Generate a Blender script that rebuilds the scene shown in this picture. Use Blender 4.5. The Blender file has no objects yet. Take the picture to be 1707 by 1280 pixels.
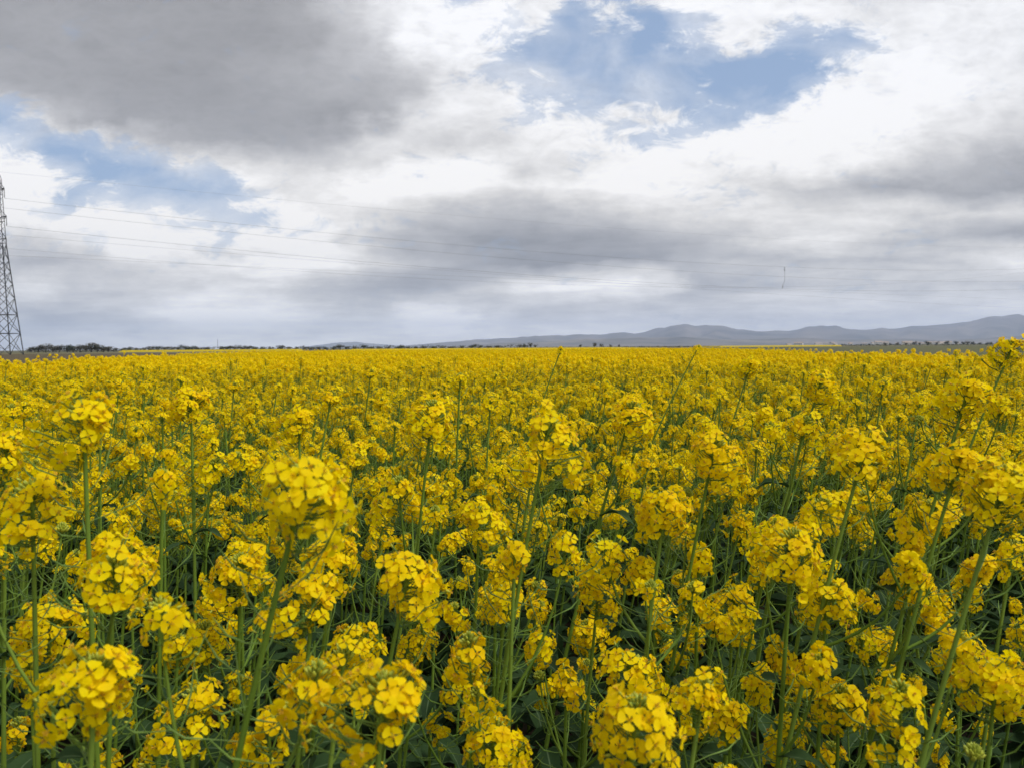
import bpy, math, random
import numpy as np
from mathutils import Vector, Matrix, Euler

rad = math.radians
scene = bpy.context.scene
COL = scene.collection

# ------------------------------------------------------------------ camera
F = 1329.0                      # focal length in photo pixels (photo 1707 x 1280)
CAMZ = 1.46
PITCH, ROLL = math.atan(61 / F), rad(0.40)
cam_d = bpy.data.cameras.new("camera")
cam = bpy.data.objects.new("camera", cam_d)
COL.objects.link(cam)
CAMR = Matrix.Rotation(rad(90) - PITCH, 3, 'X') @ Matrix.Rotation(-ROLL, 3, 'Z')
cam.matrix_world = Matrix.Translation((0, 0, CAMZ)) @ CAMR.to_4x4()
cam_d.sensor_width = 36.0
cam_d.lens = 36.0 * F / 1707.0
cam_d.clip_start = 0.02
cam_d.clip_end = 60000
cam_d.dof.use_dof = True
cam_d.dof.focus_distance = 2.2
cam_d.dof.aperture_fstop = 10.0
scene.camera = cam

def ray(px, py):
    return (CAMR @ Vector(((px - 853.5) / F, -(py - 640) / F, -1))).normalized()

def at(px, py, depth):
    """point seen at photo pixel (px, py), 'depth' metres forward of the camera"""
    r = ray(px, py)
    return Vector((0, 0, CAMZ)) + r * (depth / r.y)

def proj(p):
    q = CAMR.transposed() @ (Vector(p) - Vector((0, 0, CAMZ)))
    if q.z > -0.05:
        return None
    return (853.5 + F * q.x / -q.z, 640 - F * q.y / -q.z, -q.z)

# ------------------------------------------------------------------ render / exposure
scene.view_settings.view_transform = 'Standard'
scene.view_settings.look = 'None'
scene.view_settings.exposure = 0.0
scene.view_settings.gamma = 1.0
scene.render.engine = 'CYCLES'
cy = scene.cycles
cy.max_bounces = 6
cy.diffuse_bounces = 4
cy.glossy_bounces = 2
cy.transmission_bounces = 4
cy.volume_bounces = 3
cy.use_denoising = True

# ------------------------------------------------------------------ world : Nishita blue seen through a broken cloud deck
SUN_EL, SUN_AZ = rad(60), rad(118)      # azimuth measured from +Y towards +X
world = bpy.data.worlds.new("World")
scene.world = world
world.use_nodes = True
wt = world.node_tree
wt.nodes.clear()

class NT:
    """tiny node helper"""
    def __init__(s, tree): s.t = tree
    def n(s, kind, **kw):
        nd = s.t.nodes.new(kind)
        for k, v in kw.items(): setattr(nd, k, v)
        return nd
    def lk(s, a, b): s.t.links.new(a, b)
    def put(s, sock, v):
        if v is None: return
        if isinstance(v, bpy.types.NodeSocket): s.lk(v, sock)
        else: sock.default_value = v
    def math(s, op, a, b=None, c=None, clamp=False):
        nd = s.n('ShaderNodeMath', operation=op); nd.use_clamp = clamp
        s.put(nd.inputs[0], a); s.put(nd.inputs[1], b)
        if c is not None: s.put(nd.inputs[2], c)
        return nd.outputs[0]
    def vmath(s, op, a, b=None, scale=None):
        nd = s.n('ShaderNodeVectorMath', operation=op)
        s.put(nd.inputs[0], a); s.put(nd.inputs[1], b)
        if scale is not None: s.put(nd.inputs['Scale'], scale)
        return nd.outputs[0] if op != 'LENGTH' else nd.outputs[1]
    def comb(s, x, y, z=0.0):
        nd = s.n('ShaderNodeCombineXYZ')
        for i, v in enumerate((x, y, z)): s.put(nd.inputs[i], v)
        return nd.outputs[0]
    def sep(s, v):
        nd = s.n('ShaderNodeSeparateXYZ'); s.put(nd.inputs[0], v)
        return nd.outputs
    def noise(s, vec, scale, detail=4.0, rough=0.5, dist=0.0, col=False):
        nd = s.n('ShaderNodeTexNoise')
        s.put(nd.inputs['Vector'], vec)
        nd.inputs['Scale'].default_value = scale; nd.inputs['Detail'].default_value = detail
        nd.inputs['Roughness'].default_value = rough; nd.inputs['Distortion'].default_value = dist
        return nd.outputs['Color'] if col else nd.outputs['Fac']
    def rng(s, v, a, b, c=0.0, d=1.0, smooth=False):
        nd = s.n('ShaderNodeMapRange')
        if smooth: nd.interpolation_type = 'SMOOTHSTEP'
        s.put(nd.inputs['Value'], v)
        for k, x in zip(('From Min', 'From Max', 'To Min', 'To Max'), (a, b, c, d)): s.put(nd.inputs[k], x)
        return nd.outputs[0]
    def mix(s, f, a, b, mode='MIX'):
        nd = s.n('ShaderNodeMix', data_type='RGBA', blend_type=mode)
        s.put(nd.inputs[0], f)
        for i, v in ((6, a), (7, b)):
            if isinstance(v, tuple) and len(v) == 3: v = (*v, 1.0)
            s.put(nd.inputs[i], v)
        return nd.outputs[2]

def lin(c):
    c = c / 255.0
    return c / 12.92 if c <= 0.04045 else ((c + 0.055) / 1.055) ** 2.4

# cloud brightness (sRGB grey) and cover (0 clear - 9 cloud): bearings 28 across the view, elevations every ~1.7 degrees from the top down
CB = """156 158 161 162 160 156 156 158 166 208 240 250 248 236 229 228 224 224 243 255 251 235 224 227 225 235 244 240
162 163 165 164 163 159 158 162 173 203 227 255 250 246 238 228 228 228 246 255 250 255 244 231 230 240 247 245
167 167 167 164 166 160 156 160 168 189 201 255 246 246 238 228 232 228 246 249 242 238 240 242 236 243 242 239
170 167 165 164 161 158 157 163 171 180 191 213 228 234 238 238 238 238 238 238 240 242 242 246 248 249 241 231
181 174 166 165 161 160 157 161 165 171 174 185 233 234 237 236 236 236 236 236 240 244 244 249 254 249 245 230
236 216 192 170 161 162 164 163 161 156 169 223 235 226 237 237 237 237 240 242 244 248 254 254 251 235 232 220
255 240 238 226 204 174 165 165 173 188 219 213 210 227 243 244 242 244 246 253 255 255 255 255 249 216 221 211
255 255 244 240 238 226 212 205 213 203 215 255 255 247 210 225 241 247 248 244 255 250 240 230 211 193 183 168
255 255 244 254 240 240 238 234 221 231 255 253 236 218 231 240 246 241 239 237 227 203 194 182 168 162 162 160
255 245 252 255 250 244 240 252 250 226 208 194 182 176 185 191 193 194 207 215 222 215 212 218 217 216 211 208
213 199 220 240 246 240 238 244 234 211 195 178 161 154 151 154 159 170 181 191 205 216 220 218 200 189 174 169
189 179 188 202 205 212 218 236 240 232 198 172 158 153 149 149 150 155 173 187 189 195 192 191 190 198 213 231
197 216 193 186 187 195 211 211 184 174 164 160 174 195 224 228 228 216 169 172 176 184 188 190 192 195 196 193
182 167 172 183 197 240 240 231 201 189 183 209 225 184 172 171 180 182 184 187 192 194 195 195 195 193 198 203
181 181 183 183 186 191 193 193 193 192 192 194 194 192 191 191 192 193 193 195 197 199 200 200 200 199 197 197"""
CC = """9999999999994996479999999999
9999999999998871616999999999
9999999999998623306874359999
9999999999998662122001599999
9999999999999865243305999999
1589999999999877763248999999
7623899999999999858999999999
9951179999999999999999999999
9936313899999999999999999999
9999976589999999999999999999
9999987999999999999999999999
9999999999999999999999999999
9999999999999999999999999999
9999999999999999999999999999
9999999999999999999999999999"""
N = NT(wt)
tc = N.n('ShaderNodeTexCoord').outputs['Generated']
dx, dy, dz = N.sep(tc)
yy = N.math('MAXIMUM', dy, 0.08)
uu = N.math('DIVIDE', dx, yy)
vv = N.math('DIVIDE', dz, yy)
zz = N.math('ADD', N.math('MAXIMUM', dz, 0.0), 0.10)
deck = N.comb(N.math('DIVIDE', dx, zz), N.math('DIVIDE', dy, zz), 0.3)      # the flat cloud deck overhead
wcol = N.noise(deck, 1.1, 5.0, 0.55, 0.0, True)
wr, wg, _ = N.sep(wcol)
angl = N.comb(N.math('MULTIPLY', uu, 1.0), N.math('MULTIPLY', vv, 1.9), 4.1)
wcol2 = N.noise(angl, 9.0, 6.0, 0.62, 0.0, True)
wr2, wg2, _ = N.sep(wcol2)
def warp(base, n1, a1, n2, a2):
    t = N.math('ADD', base, N.math('MULTIPLY', N.math('SUBTRACT', n1, 0.5), a1))
    return N.math('ADD', t, N.math('MULTIPLY', N.math('SUBTRACT', n2, 0.5), a2))
uw = warp(uu, wr, 0.10, wr2, 0.12)
vamp = N.rng(vv, 0.02, 0.26, 0.12, 1.0)
vw = N.math('ADD', vv, N.math('MULTIPLY', N.math('SUBTRACT', warp(vv, wg, 0.03, wg2, 0.075), vv), vamp))
ufac = N.rng(uw, -0.6422, 0.6422)
rowsB = [[int(q) for q in r.split()] for r in CB.splitlines()]
rowsC = CC.splitlines()
HAZE_D, HAZE_TOP = 7.5e-5, 620.0
def beyond_haze(v, i):
    """radiance of the cloud itself for what reaches the eye through the air"""
    tau = HAZE_D * min(HAZE_TOP / max(.001, (579 - i * 40) / F + .004), 19000)
    T = math.exp(-tau)
    return min(1.3, max(.05, (lin(v) - .26 * (1 - T)) / T))
acc = None
for i in range(15):
    rp = N.n('ShaderNodeValToRGB')
    cr = rp.color_ramp
    cr.interpolation = 'EASE'
    for j in range(28):
        e = cr.elements[j] if j < 2 else cr.elements.new(j / 27)
        e.position = j / 27
    for j, e in enumerate(sorted(cr.elements, key=lambda q: q.position)):
        e.color = (beyond_haze(rowsB[i][j], i), int(rowsC[i][j]) / 9.0, 0, 1)
    N.lk(ufac, rp.inputs[0])
    if acc is None: acc = rp.outputs[0]
    else:
        va, vb = (579 - (i - 1) * 40) / F, (579 - i * 40) / F
        acc = N.mix(N.rng(vw, va, vb), acc, rp.outputs[0])
bri, cov, _ = N.sep(acc)
# fine structure
fine = N.noise(angl, 15.0, 9.0, 0.68, 0.5)
puff = N.math('ABSOLUTE', N.math('SUBTRACT', N.noise(angl, 22.0, 5.0, 0.6, 0.3), 0.5))
soft = N.noise(angl, 6.0, 7.0, 0.62, 0.6)
streak = N.noise(deck, 2.6, 7.0, 0.60, 0.3)
lowel = N.rng(vv, 0.16, 0.36)
c1 = N.math('ADD', cov, N.math('MULTIPLY', N.math('SUBTRACT', fine, 0.5), 1.9))
cover = N.rng(c1, 0.34, 0.88, 0.0, 1.0, True)
veil = N.rng(N.math('ADD', cov, N.math('MULTIPLY', N.math('SUBTRACT', soft, 0.5), 1.6)), 0.10, 1.0, 0.0, 0.75)
cover = N.math('MAXIMUM', cover, veil)
gain = N.math('ADD', 0.975, N.math('MULTIPLY', N.math('SUBTRACT', streak, 0.5), N.rng(bri, .3, .6, .32, .50)))
gain = N.math('ADD', gain, N.math('MULTIPLY', N.math('SUBTRACT', fine, 0.5), N.rng(bri, .3, .7, .12, .36)))
gain = N.math('ADD', gain, N.math('MULTIPLY', N.math('SUBTRACT', soft, 0.5), 0.20))
gain = N.math('ADD', gain, N.math('MULTIPLY', N.math('SUBTRACT', 0.08, puff), N.rng(cov, .7, 1.0, 1.2, .45)))
band = N.noise(N.comb(N.math('MULTIPLY', uu, 2.4), N.math('MULTIPLY', vv, 17.0), 1.7), 2.4, 7.0, 0.62, 0.35)
gain = N.math('ADD', gain, N.math('MULTIPLY', N.math('SUBTRACT', band, 0.5), N.rng(vv, 0.10, 0.24, 0.85, 0.10)))
cb = N.math('MULTIPLY', bri, gain)
cb = N.math('MINIMUM', cb, N.rng(vv, 0.0, 0.12, 1.5, 1.04))
# thin veil where the cover is partly broken, bluish greys low down
tint_hi = N.mix(N.rng(cb, 0.35, 0.9), (0.985, 0.985, 1.03), (0.99, 0.995, 1.02))
tint_lo = N.mix(N.rng(cb, 0.3, 0.75), (0.965, 0.98, 1.05), (1.02, 1.0, 0.98))
tint = N.mix(lowel, tint_lo, tint_hi)
cloud = N.vmath('SCALE', tint, None, cb)
sky = N.n('ShaderNodeTexSky', sky_type='NISHITA')
sky.sun_disc = False
sky.sun_elevation = SUN_EL
sky.sun_rotation = SUN_AZ
sky.altitude = 100
sky.air_density = 1.0; sky.dust_density = 1.6; sky.ozone_density = 1.0
SKYS = 0.10
blue = N.mix(0.62, sky.outputs[0], (lin(168) / SKYS, lin(194) / SKYS, lin(231) / SKYS))
cl10 = N.vmath('SCALE', cloud, None, 1.0 / SKYS)
skyc = N.mix(cover, blue, cl10)
bg = N.n('ShaderNodeBackground')
N.lk(skyc, bg.inputs[0]); bg.inputs[1].default_value = SKYS
N.lk(bg.outputs[0], N.n('ShaderNodeOutputWorld').inputs[0])
world.cycles.sampling_method = 'MANUAL'
world.cycles.sample_map_resolution = 512

# ------------------------------------------------------------------ sun, diffused by cloud
sd = bpy.data.lights.new("sun", 'SUN')
sd.energy = 2.6; sd.angle = rad(24); sd.color = (1.0, 0.95, 0.86)
sun = bpy.data.objects.new("sun", sd)
COL.objects.link(sun)
sdir = Vector((math.sin(SUN_AZ) * math.cos(SUN_EL), math.cos(SUN_AZ) * math.cos(SUN_EL), math.sin(SUN_EL)))
sun.rotation_euler = sdir.to_track_quat('Z', 'Y').to_euler()
sun.location = sdir * 50

# ------------------------------------------------------------------ materials
def principled(name, build, rough=0.6, spec=0.3):
    m = bpy.data.materials.new(name); m.use_nodes = True
    t = m.node_tree; t.nodes.clear(); K = NT(t)
    out = K.n('ShaderNodeOutputMaterial'); p = K.n('ShaderNodeBsdfPrincipled')
    p.inputs['Roughness'].default_value = rough
    p.inputs['Specular IOR Level'].default_value = spec
    K.lk(p.outputs[0], out.inputs[0])
    build(K, p, out)
    return m

def simple(name, c1, c2=None, scale=8.0, rough=0.6, spec=0.3, bump=0.0, coords='Object'):
    def b(K, p, out):
        c = K.n('ShaderNodeTexCoord').outputs[coords]
        f = K.rng(K.noise(c, scale, 5.0, 0.6), 0.3, 0.7)
        K.lk(K.mix(f, c1, c2 or tuple(0.7 * x for x in c1)), p.inputs['Base Color'])
        if bump:
            bp = K.n('ShaderNodeBump'); bp.inputs['Strength'].default_value = bump
            K.lk(f, bp.inputs['Height']); K.lk(bp.outputs[0], p.inputs['Normal'])
    return principled(name, b, rough, spec)

def translucent(K, p, out, color, amount):
    tr = K.n('ShaderNodeBsdfTranslucent'); K.lk(color, tr.inputs[0])
    mx = K.n('ShaderNodeMixShader'); mx.inputs[0].default_value = amount
    K.lk(p.outputs[0], mx.inputs[1]); K.lk(tr.outputs[0], mx.inputs[2]); K.lk(mx.outputs[0], out.inputs[0])

def petal_b(K, p, out):
    t = K.n('ShaderNodeAttribute', attribute_name='t').outputs['Fac']
    ti = K.n('ShaderNodeAttribute', attribute_name='tint').outputs['Fac']
    rnd = K.n('ShaderNodeObjectInfo').outputs['Random']
    f = K.math('ADD', K.math('MULTIPLY', ti, 0.75), K.math('MULTIPLY', rnd, 0.35), clamp=True)
    c = K.mix(f, (0.96, 0.800, 0.002), (0.94, 0.650, 0.002))
    c = K.mix(K.rng(t, 0.10, 0.42, 0.30, 0.0), c, (0.74, 0.36, 0.003))
    c = K.mix(K.rng(t, 0.88, 1.0, 0.0, 0.35), c, (0.94, 0.80, 0.015))
    K.lk(c, p.inputs['Base Color'])
    translucent(K, p, out, c, 0.45)
PETAL = principled('petal', petal_b, 0.6, 0.08)

def green_b(c1, c2, tr=0.0, scale=30.0):
    def b(K, p, out):
        co = K.n('ShaderNodeTexCoord').outputs['Object']
        ti = K.n('ShaderNodeAttribute', attribute_name='tint').outputs['Fac']
        f = K.math('ADD', K.math('MULTIPLY', ti, 0.6), K.math('MULTIPLY', K.noise(co, scale, 3.0, 0.6), 0.5), clamp=True)
        c = K.mix(f, c1, c2)
        K.lk(c, p.inputs['Base Color'])
        if tr: translucent(K, p, out, c, tr)
    return b
STEM = principled('stem_green', green_b((0.105, 0.190, 0.018), (0.185, 0.275, 0.040)), 0.6, 0.15)
POD = principled('pod_green', green_b((0.09, 0.175, 0.022), (0.17, 0.27, 0.05)), 0.5, 0.3)
BUD = principled('bud_green', green_b((0.22, 0.30, 0.04), (0.48, 0.50, 0.05)), 0.5, 0.3)
ANTHER = simple('anther', (0.75, 0.45, 0.02), (0.60, 0.33, 0.02), 90)
def leaf_b(K, p, out):
    t = K.n('ShaderNodeAttribute', attribute_name='t').outputs['Fac']
    ti = K.n('ShaderNodeAttribute', attribute_name='tint').outputs['Fac']
    co = K.n('ShaderNodeTexCoord').outputs['Object']
    f = K.math('ADD', K.math('MULTIPLY', ti, 0.6), K.math('MULTIPLY', K.noise(co, 45.0, 4.0, 0.6), 0.5), clamp=True)
    c = K.mix(f, (0.014, 0.036, 0.011), (0.038, 0.078, 0.024))
    c = K.mix(K.rng(t, 0.0, 0.10, 0.65, 0.0), c, (0.15, 0.22, 0.11))
    K.lk(c, p.inputs['Base Color'])
    translucent(K, p, out, c, 0.2)
LEAF = principled('leaf', leaf_b, 0.65, 0.12)
MATS = [PETAL, STEM, BUD, LEAF, ANTHER, POD]
mPET, mSTE, mBUD, mLEA, mANT, mPOD = range(6)

STEEL = simple('galvanised_steel', (0.05, 0.053, 0.062), (0.03, 0.033, 0.04), 3.0, 0.5, 0.4)
GLASS = simple('insulator_glaze', (0.06, 0.065, 0.075), (0.04, 0.04, 0.045), 3.0, 0.3, 0.5)
WIRE = simple('wire_metal', (0.07, 0.075, 0.085), (0.05, 0.05, 0.06), 1.0, 0.5, 0.4)

# ------------------------------------------------------------------ mesh builder (quads only, numpy)
class MB:
    def __init__(s): s.V = []; s.Q = []; s.M = []; s.T = []; s.I = []; s.n = 0
    def raw(s, V, Q, mat, t=0.0, tint=0.5):
        V = np.asarray(V, float); Q = np.asarray(Q, int)
        k = len(V)
        s.V.append(V); s.Q.append(Q + s.n)
        s.M.append(np.full(len(Q), mat) if np.isscalar(mat) else np.asarray(mat))
        s.T.append(np.full(k, t) if np.isscalar(t) else np.asarray(t))
        s.I.append(np.full(k, tint) if np.isscalar(tint) else np.asarray(tint))
        s.n += k
    def pack(s):
        if len(s.V) != 1:
            s.V = [np.concatenate(s.V)]; s.Q = [np.concatenate(s.Q)]; s.M = [np.concatenate(s.M)]
            s.T = [np.concatenate(s.T)]; s.I = [np.concatenate(s.I)]
        return s.V[0], s.Q[0], s.M[0], s.T[0], s.I[0]
    def add(s, o, mtx):
        V, Q, M, T, I = o.pack()
        A = np.array(mtx)
        s.raw(V @ A[:3, :3].T + A[:3, 3], Q, M, T, I)
    def mesh(s, name, mats=None, smooth=True, slots=None):
        V, Q, M, T, I = s.pack()
        me = bpy.data.meshes.new(name)
        me.vertices.add(len(V)); me.vertices.foreach_set('co', V.astype(np.float32).ravel())
        me.loops.add(len(Q) * 4); me.loops.foreach_set('vertex_index', Q.astype(np.int32).ravel())
        me.polygons.add(len(Q)); me.polygons.foreach_set('loop_start', np.arange(0, len(Q) * 4, 4, dtype=np.int32))
        ml = mats or MATS
        used = sorted(set(M.tolist()))
        remap = {u: i for i, u in enumerate(used)}
        for u in used: me.materials.append(ml[u])
        me.polygons.foreach_set('material_index', np.array([remap[m] for m in M.tolist()], dtype=np.int32))
        me.polygons.foreach_set('use_smooth', np.full(len(Q), smooth))
        a = me.attributes.new('t', 'FLOAT', 'POINT'); a.data.foreach_set('value', T.astype(np.float32))
        a = me.attributes.new('tint', 'FLOAT', 'POINT'); a.data.foreach_set('value', I.astype(np.float32))
        me.update(calc_edges=True); me.validate()
        return me

def obj(name, me, parent=None, mtx=None):
    o = bpy.data.objects.new(name, me)
    COL.objects.link(o)
    if parent: o.parent = parent
    if mtx is not None: o.matrix_local = mtx
    return o

def tag(o, label=None, cat=None, group=None, kind=None):
    if label: o['label'] = label
    if cat: o['category'] = cat
    if group: o['group'] = group
    if kind: o['kind'] = kind
    return o

def tube(mb, pts, rad_, nseg, mat, tint=0.5):
    P = np.asarray(pts, float); k = len(P)
    R = np.full(k, rad_) if np.isscalar(rad_) else np.asarray(rad_, float)
    tan = np.gradient(P, axis=0); tan /= np.linalg.norm(tan, axis=1)[:, None] + 1e-12
    ref = np.array([0.31, 0.95, 0.05]) if abs(tan[0] @ np.array([0.31, 0.95, 0.05])) < 0.9 else np.array([1.0, 0, 0])
    a = np.cross(tan, ref); a /= np.linalg.norm(a, axis=1)[:, None] + 1e-12
    b = np.cross(tan, a)
    an = np.arange(nseg) * 2 * math.pi / nseg
    V = (P[:, None] + R[:, None, None] * (np.cos(an)[None, :, None] * a[:, None] + np.sin(an)[None, :, None] * b[:, None])).reshape(-1, 3)
    Q = []
    for i in range(k - 1):
        for j in range(nseg):
            j2 = (j + 1) % nseg
            Q.append((i * nseg + j, i * nseg + j2, (i + 1) * nseg + j2, (i + 1) * nseg + j))
    mb.raw(V, Q, mat, 0.5, tint)

def frame(n, spin=0.0):
    n = Vector(n).normalized()
    q = n.to_track_quat('Z', 'Y').to_matrix() @ Matrix.Rotation(spin, 3, 'Z')
    return q

def M4(rot3, loc, s=1.0):
    return Matrix.Translation(Vector(loc)) @ rot3.to_4x4() @ Matrix.Scale(s, 4)

# ---- single flower: four rounded petals in a cross, stamens in the middle
def flower(rg, L=0.0092, lod=0, closed=0.0):
    mb = MB()
    tint = min(1.0, max(0.0, rg.gauss(0.35, 0.28)))
    ts = np.array([0, .30, .48, .68, .88, 1.0]) if lod == 0 else np.array([0, .40, .72, 1.0])
    hw = (np.array([.06, .13, .42, .57, .52, .27]) if lod == 0 else np.array([.09, .42, .58, .33])) * L * rg.uniform(0.90, 1.08)
    sp = rg.uniform(0, 6.28)
    for k in range(4):
        a = sp + k * math.pi / 2 + rg.uniform(-.12, .12)
        cup = rg.uniform(0.08, 0.30) + closed; dr = rg.uniform(0.0, 0.34)
        Lk = L * rg.uniform(0.9, 1.08)
        z = Lk * (cup * np.sin(ts * 1.57) - dr * ts ** 2.5)
        r = Lk * (ts * (1 - 0.35 * closed))
        ca, sa = math.cos(a), math.sin(a)
        V = []
        tw = rg.uniform(-.25, .25)
        for i in range(len(ts)):
            for c in ((-1, 0, 1) if lod == 0 else (-1, 1)):
                lx, ly = r[i], c * hw[i]
                if lod == 0 and i == len(ts) - 1 and c == 0: lx -= 0.02 * L
                lz = z[i] + (0.16 * hw[i] if c else -0.10 * hw[i]) + tw * ly * ts[i]
                V.append((lx * ca - ly * sa, lx * sa + ly * ca, lz))
        Q = []; w = 3 if lod == 0 else 2
        for i in range(len(ts) - 1):
            for c in range(w - 1):
                Q.append((i * w + c, (i + 1) * w + c, (i + 1) * w + c + 1, i * w + c + 1))
        mb.raw(V, Q, mPET, np.repeat(ts, w), tint)
    if lod == 0:
        for k in range(5):
            a = rg.uniform(0, 6.28) if k else 0
            rr = L * (0.20 if k else 0.0); h = L * (0.42 if k else 0.5)
            s = L * 0.055
            x, y = rr * math.cos(a), rr * math.sin(a)
            tube(mb, [(x * .4, y * .4, 0), (x, y, h * .8), (x * 1.1, y * 1.1, h)], [s * .5, s * 1.1, s * .4], 3, mANT)
    return mb

FRG = random.Random(5)
FLW = [flower(FRG) for _ in range(26)]
FLW_OLD = [flower(FRG, 0.0080, 0, 0.55) for _ in range(6)]
FLW_FAR = [flower(FRG, 0.0112, 1) for _ in range(14)]

def ellipsoid(mb, c, axis, ra, rb, mat, tint, nseg=5):
    ax = Vector(axis).normalized()
    c = Vector(c)
    pts = [c + ax * (ra * f) for f in (-1, -.6, 0, .6, 1)]
    tube(mb, [tuple(p) for p in pts], [rb * .25, rb * .8, rb, rb * .72, rb * .15], nseg, mat, tint)

# ---- raceme: flowers packed round the top of a stem (origin = bud centre, +Z = stem direction)
def head(rg, nf, R, L, lod=0, nbuds=22, gap=0.0, fs=1.0):
    fl, bu = MB(), MB()
    ga = 2.39996; a0 = rg.uniform(0, 6.28); e0, e1 = rg.uniform(0, 6.28), rg.uniform(0, 6.28)
    shx, shy, sqz = rg.uniform(-.5, .5), rg.uniform(-.5, .5), (rg.uniform(.95, 1.15) if nf > 55 else rg.uniform(.6, 1.05))
    for i in range(nf):
        t = min(1.0, (i + rg.uniform(0, 1)) / nf) ** sqz
        a = a0 + i * ga + rg.uniform(-.25, .25)
        if gap and (a % 6.283) < gap and t > .3: continue
        ell = 1 + .16 * math.cos(a - e0) + .10 * math.cos(3 * a - e1)
        prof = ell * min(1.0, 0.34 + 0.95 * t ** 0.6) * (1.0 - 0.30 * max(0, t - .55) / .45)
        r = R * prof * (rg.uniform(.78, 1.16) if not lod else rg.uniform(.8, 1.15))
        z = 0.007 - L * t ** 1.25 + rg.gauss(0, .006) * (1 if lod else 1)
        n = Vector((math.cos(a) + rg.uniform(-.35, .35), math.sin(a) + rg.uniform(-.35, .35), 1.25 - 1.55 * t + rg.uniform(-.55, .55))).normalized()
        c = Vector((r * math.cos(a) + shx * z, r * math.sin(a) + shy * z, z))
        pool = FLW_FAR if lod else (FLW_OLD if t > .8 and rg.random() < .45 else FLW)
        fl.add(rg.choice(pool), M4(frame(n, rg.uniform(0, 6.28)), c, fs * rg.uniform(.82, 1.12)))
        if lod == 0 or i % 3 == 0:
            p0 = Vector((shx * z * .3, shy * z * .3, z - 0.014)); pm = (p0 + c) * .5 + Vector((0, 0, -.003))
            tube(fl, [tuple(p0), tuple(pm), tuple(c - n * .0008)], [.0008, .0006, .0008], 3, mPOD, .4)
            if lod == 0: ellipsoid(fl, c - n * .002, n, .0032, .0014, mBUD, .8, 4)
    for i in range(nbuds):
        t = (i + .5) / nbuds; a = i * ga
        r = 0.0115 * math.sqrt(t) * (R / .033)
        d = Vector((math.cos(a) * 1.1 * math.sqrt(t), math.sin(a) * 1.1 * math.sqrt(t), 1.0)).normalized()
        c = Vector((r * math.cos(a), r * math.sin(a), .010 - .010 * t + rg.uniform(-.001, .001)))
        s = .55 + .65 * t
        ellipsoid(bu, c, d, .0042 * s, .0019 * s, mBUD, rg.random() * .6 + .4 * t, 5 if lod == 0 else 3)
        if lod == 0: tube(bu, [(0, 0, c.z - .016), tuple(c - d * .004 * s)], [.0006, .0005], 3, mPOD, .5)
    return fl, bu

HRG = random.Random(11)
HEADS = [head(HRG, HRG.randint(38, 54), HRG.uniform(.024, .032), HRG.uniform(.034, .066), gap=g, fs=1.0 - .08) for g in (0, 1.5, 1.2, 0, 2.0, 0, .8, 0, 0, 1.0)]
SIDES = [head(HRG, HRG.randint(14, 28), HRG.uniform(.014, .025), HRG.uniform(.026, .055), nbuds=16, gap=g) for g in (0, 1.0, 0, 2.2, 1.6, 0, 0, 2.6)]
BIGH = [head(HRG, HRG.randint(58, 74), HRG.uniform(.030, .036), HRG.uniform(.046, .068), gap=g, fs=.93) for g in (0, .8, 0, 0, 1.2, 0)]
BUDS = [head(HRG, k, .018, .018, nbuds=34) for k in (0, 3, 6)]
FARS = [head(HRG, 28, HRG.uniform(.028, .036), HRG.uniform(.04, .062), lod=1, nbuds=7, gap=g) for g in (0, 1.2, 0, 2, 0, 0)]
FARS2 = [head(HRG, 15, .025, .038, lod=1, nbuds=5) for _ in range(3)]

# ---- leaf (origin at its base, grows along +X, arching down)
def leaf(rg, l, w, lod=0):
    mb = MB(); n = 9 if lod == 0 else 4
    arch = rg.uniform(.25, .6); wav = rg.uniform(.05, .12); ph = rg.uniform(0, 6)
    V, T = [], []
    for i in range(n):
        t = i / (n - 1)
        hw = w * .5 * (math.sin(math.pi * min(1, t * .93 + .07) ** .8) * (1 - .25 * t) + .06 + .07 * math.sin(t * 17 + ph) * (t < .9))
        x = l * (t - .12 * t * t); z = l * (.55 * t - arch * 1.5 * t * t)
        for c in (-1, -.5, 0, .5, 1):
            V.append((x, c * hw, z + abs(c) * hw * .45 + wav * w * math.sin(t * 11 + c * 2 + ph) * abs(c)))
            T.append(abs(c))
    Q = [(i * 5 + c, (i + 1) * 5 + c, (i + 1) * 5 + c + 1, i * 5 + c + 1) for i in range(n - 1) for c in range(4)]
    mb.raw(V, Q, mLEA, T, rg.random())
    return mb
LRG = random.Random(3)
BIGL = [leaf(LRG, LRG.uniform(.17, .24), LRG.uniform(.055, .08)) for _ in range(5)]
SMALL = [leaf(LRG, LRG.uniform(.07, .12), LRG.uniform(.022, .034)) for _ in range(4)]
FARL = [leaf(LRG, .20, .075, 1) for _ in range(3)]

# ---- pods below the raceme
def pods(rg, path, n, lod=0):
    mb = MB(); P = [Vector(p) for p in path]
    a0 = rg.uniform(0, 6.28)
    for i in range(n):
        s = (i + rg.random() * .6) / n * (len(P) - 1.001)
        k = int(s); p = P[k].lerp(P[k + 1], s - k)
        a = a0 + i * 2.4
        l = rg.uniform(.032, .072)
        o = Vector((math.cos(a), math.sin(a), 0))
        up = rg.uniform(.45, 1.1)
        pts = [p, p + o * l * .35 + Vector((0, 0, l * .10)), p + o * l * .72 + Vector((0, 0, l * .34 * up)),
               p + o * l * 0.98 + Vector((0, 0, l * .75 * up))]
        tube(mb, [tuple(q) for q in pts], [.0006, .0006, .0013, .0004], 3, mPOD, rg.random())
    return mb

def curve(p0, p1, bend, n):
    p0, p1 = Vector(p0), Vector(p1); c = (p0 + p1) * .5 + Vector(bend)
    return [tuple((1 - t) ** 2 * p0 + 2 * t * (1 - t) * c + t * t * p1) for t in [i / (n - 1) for i in range(n)]]

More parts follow.
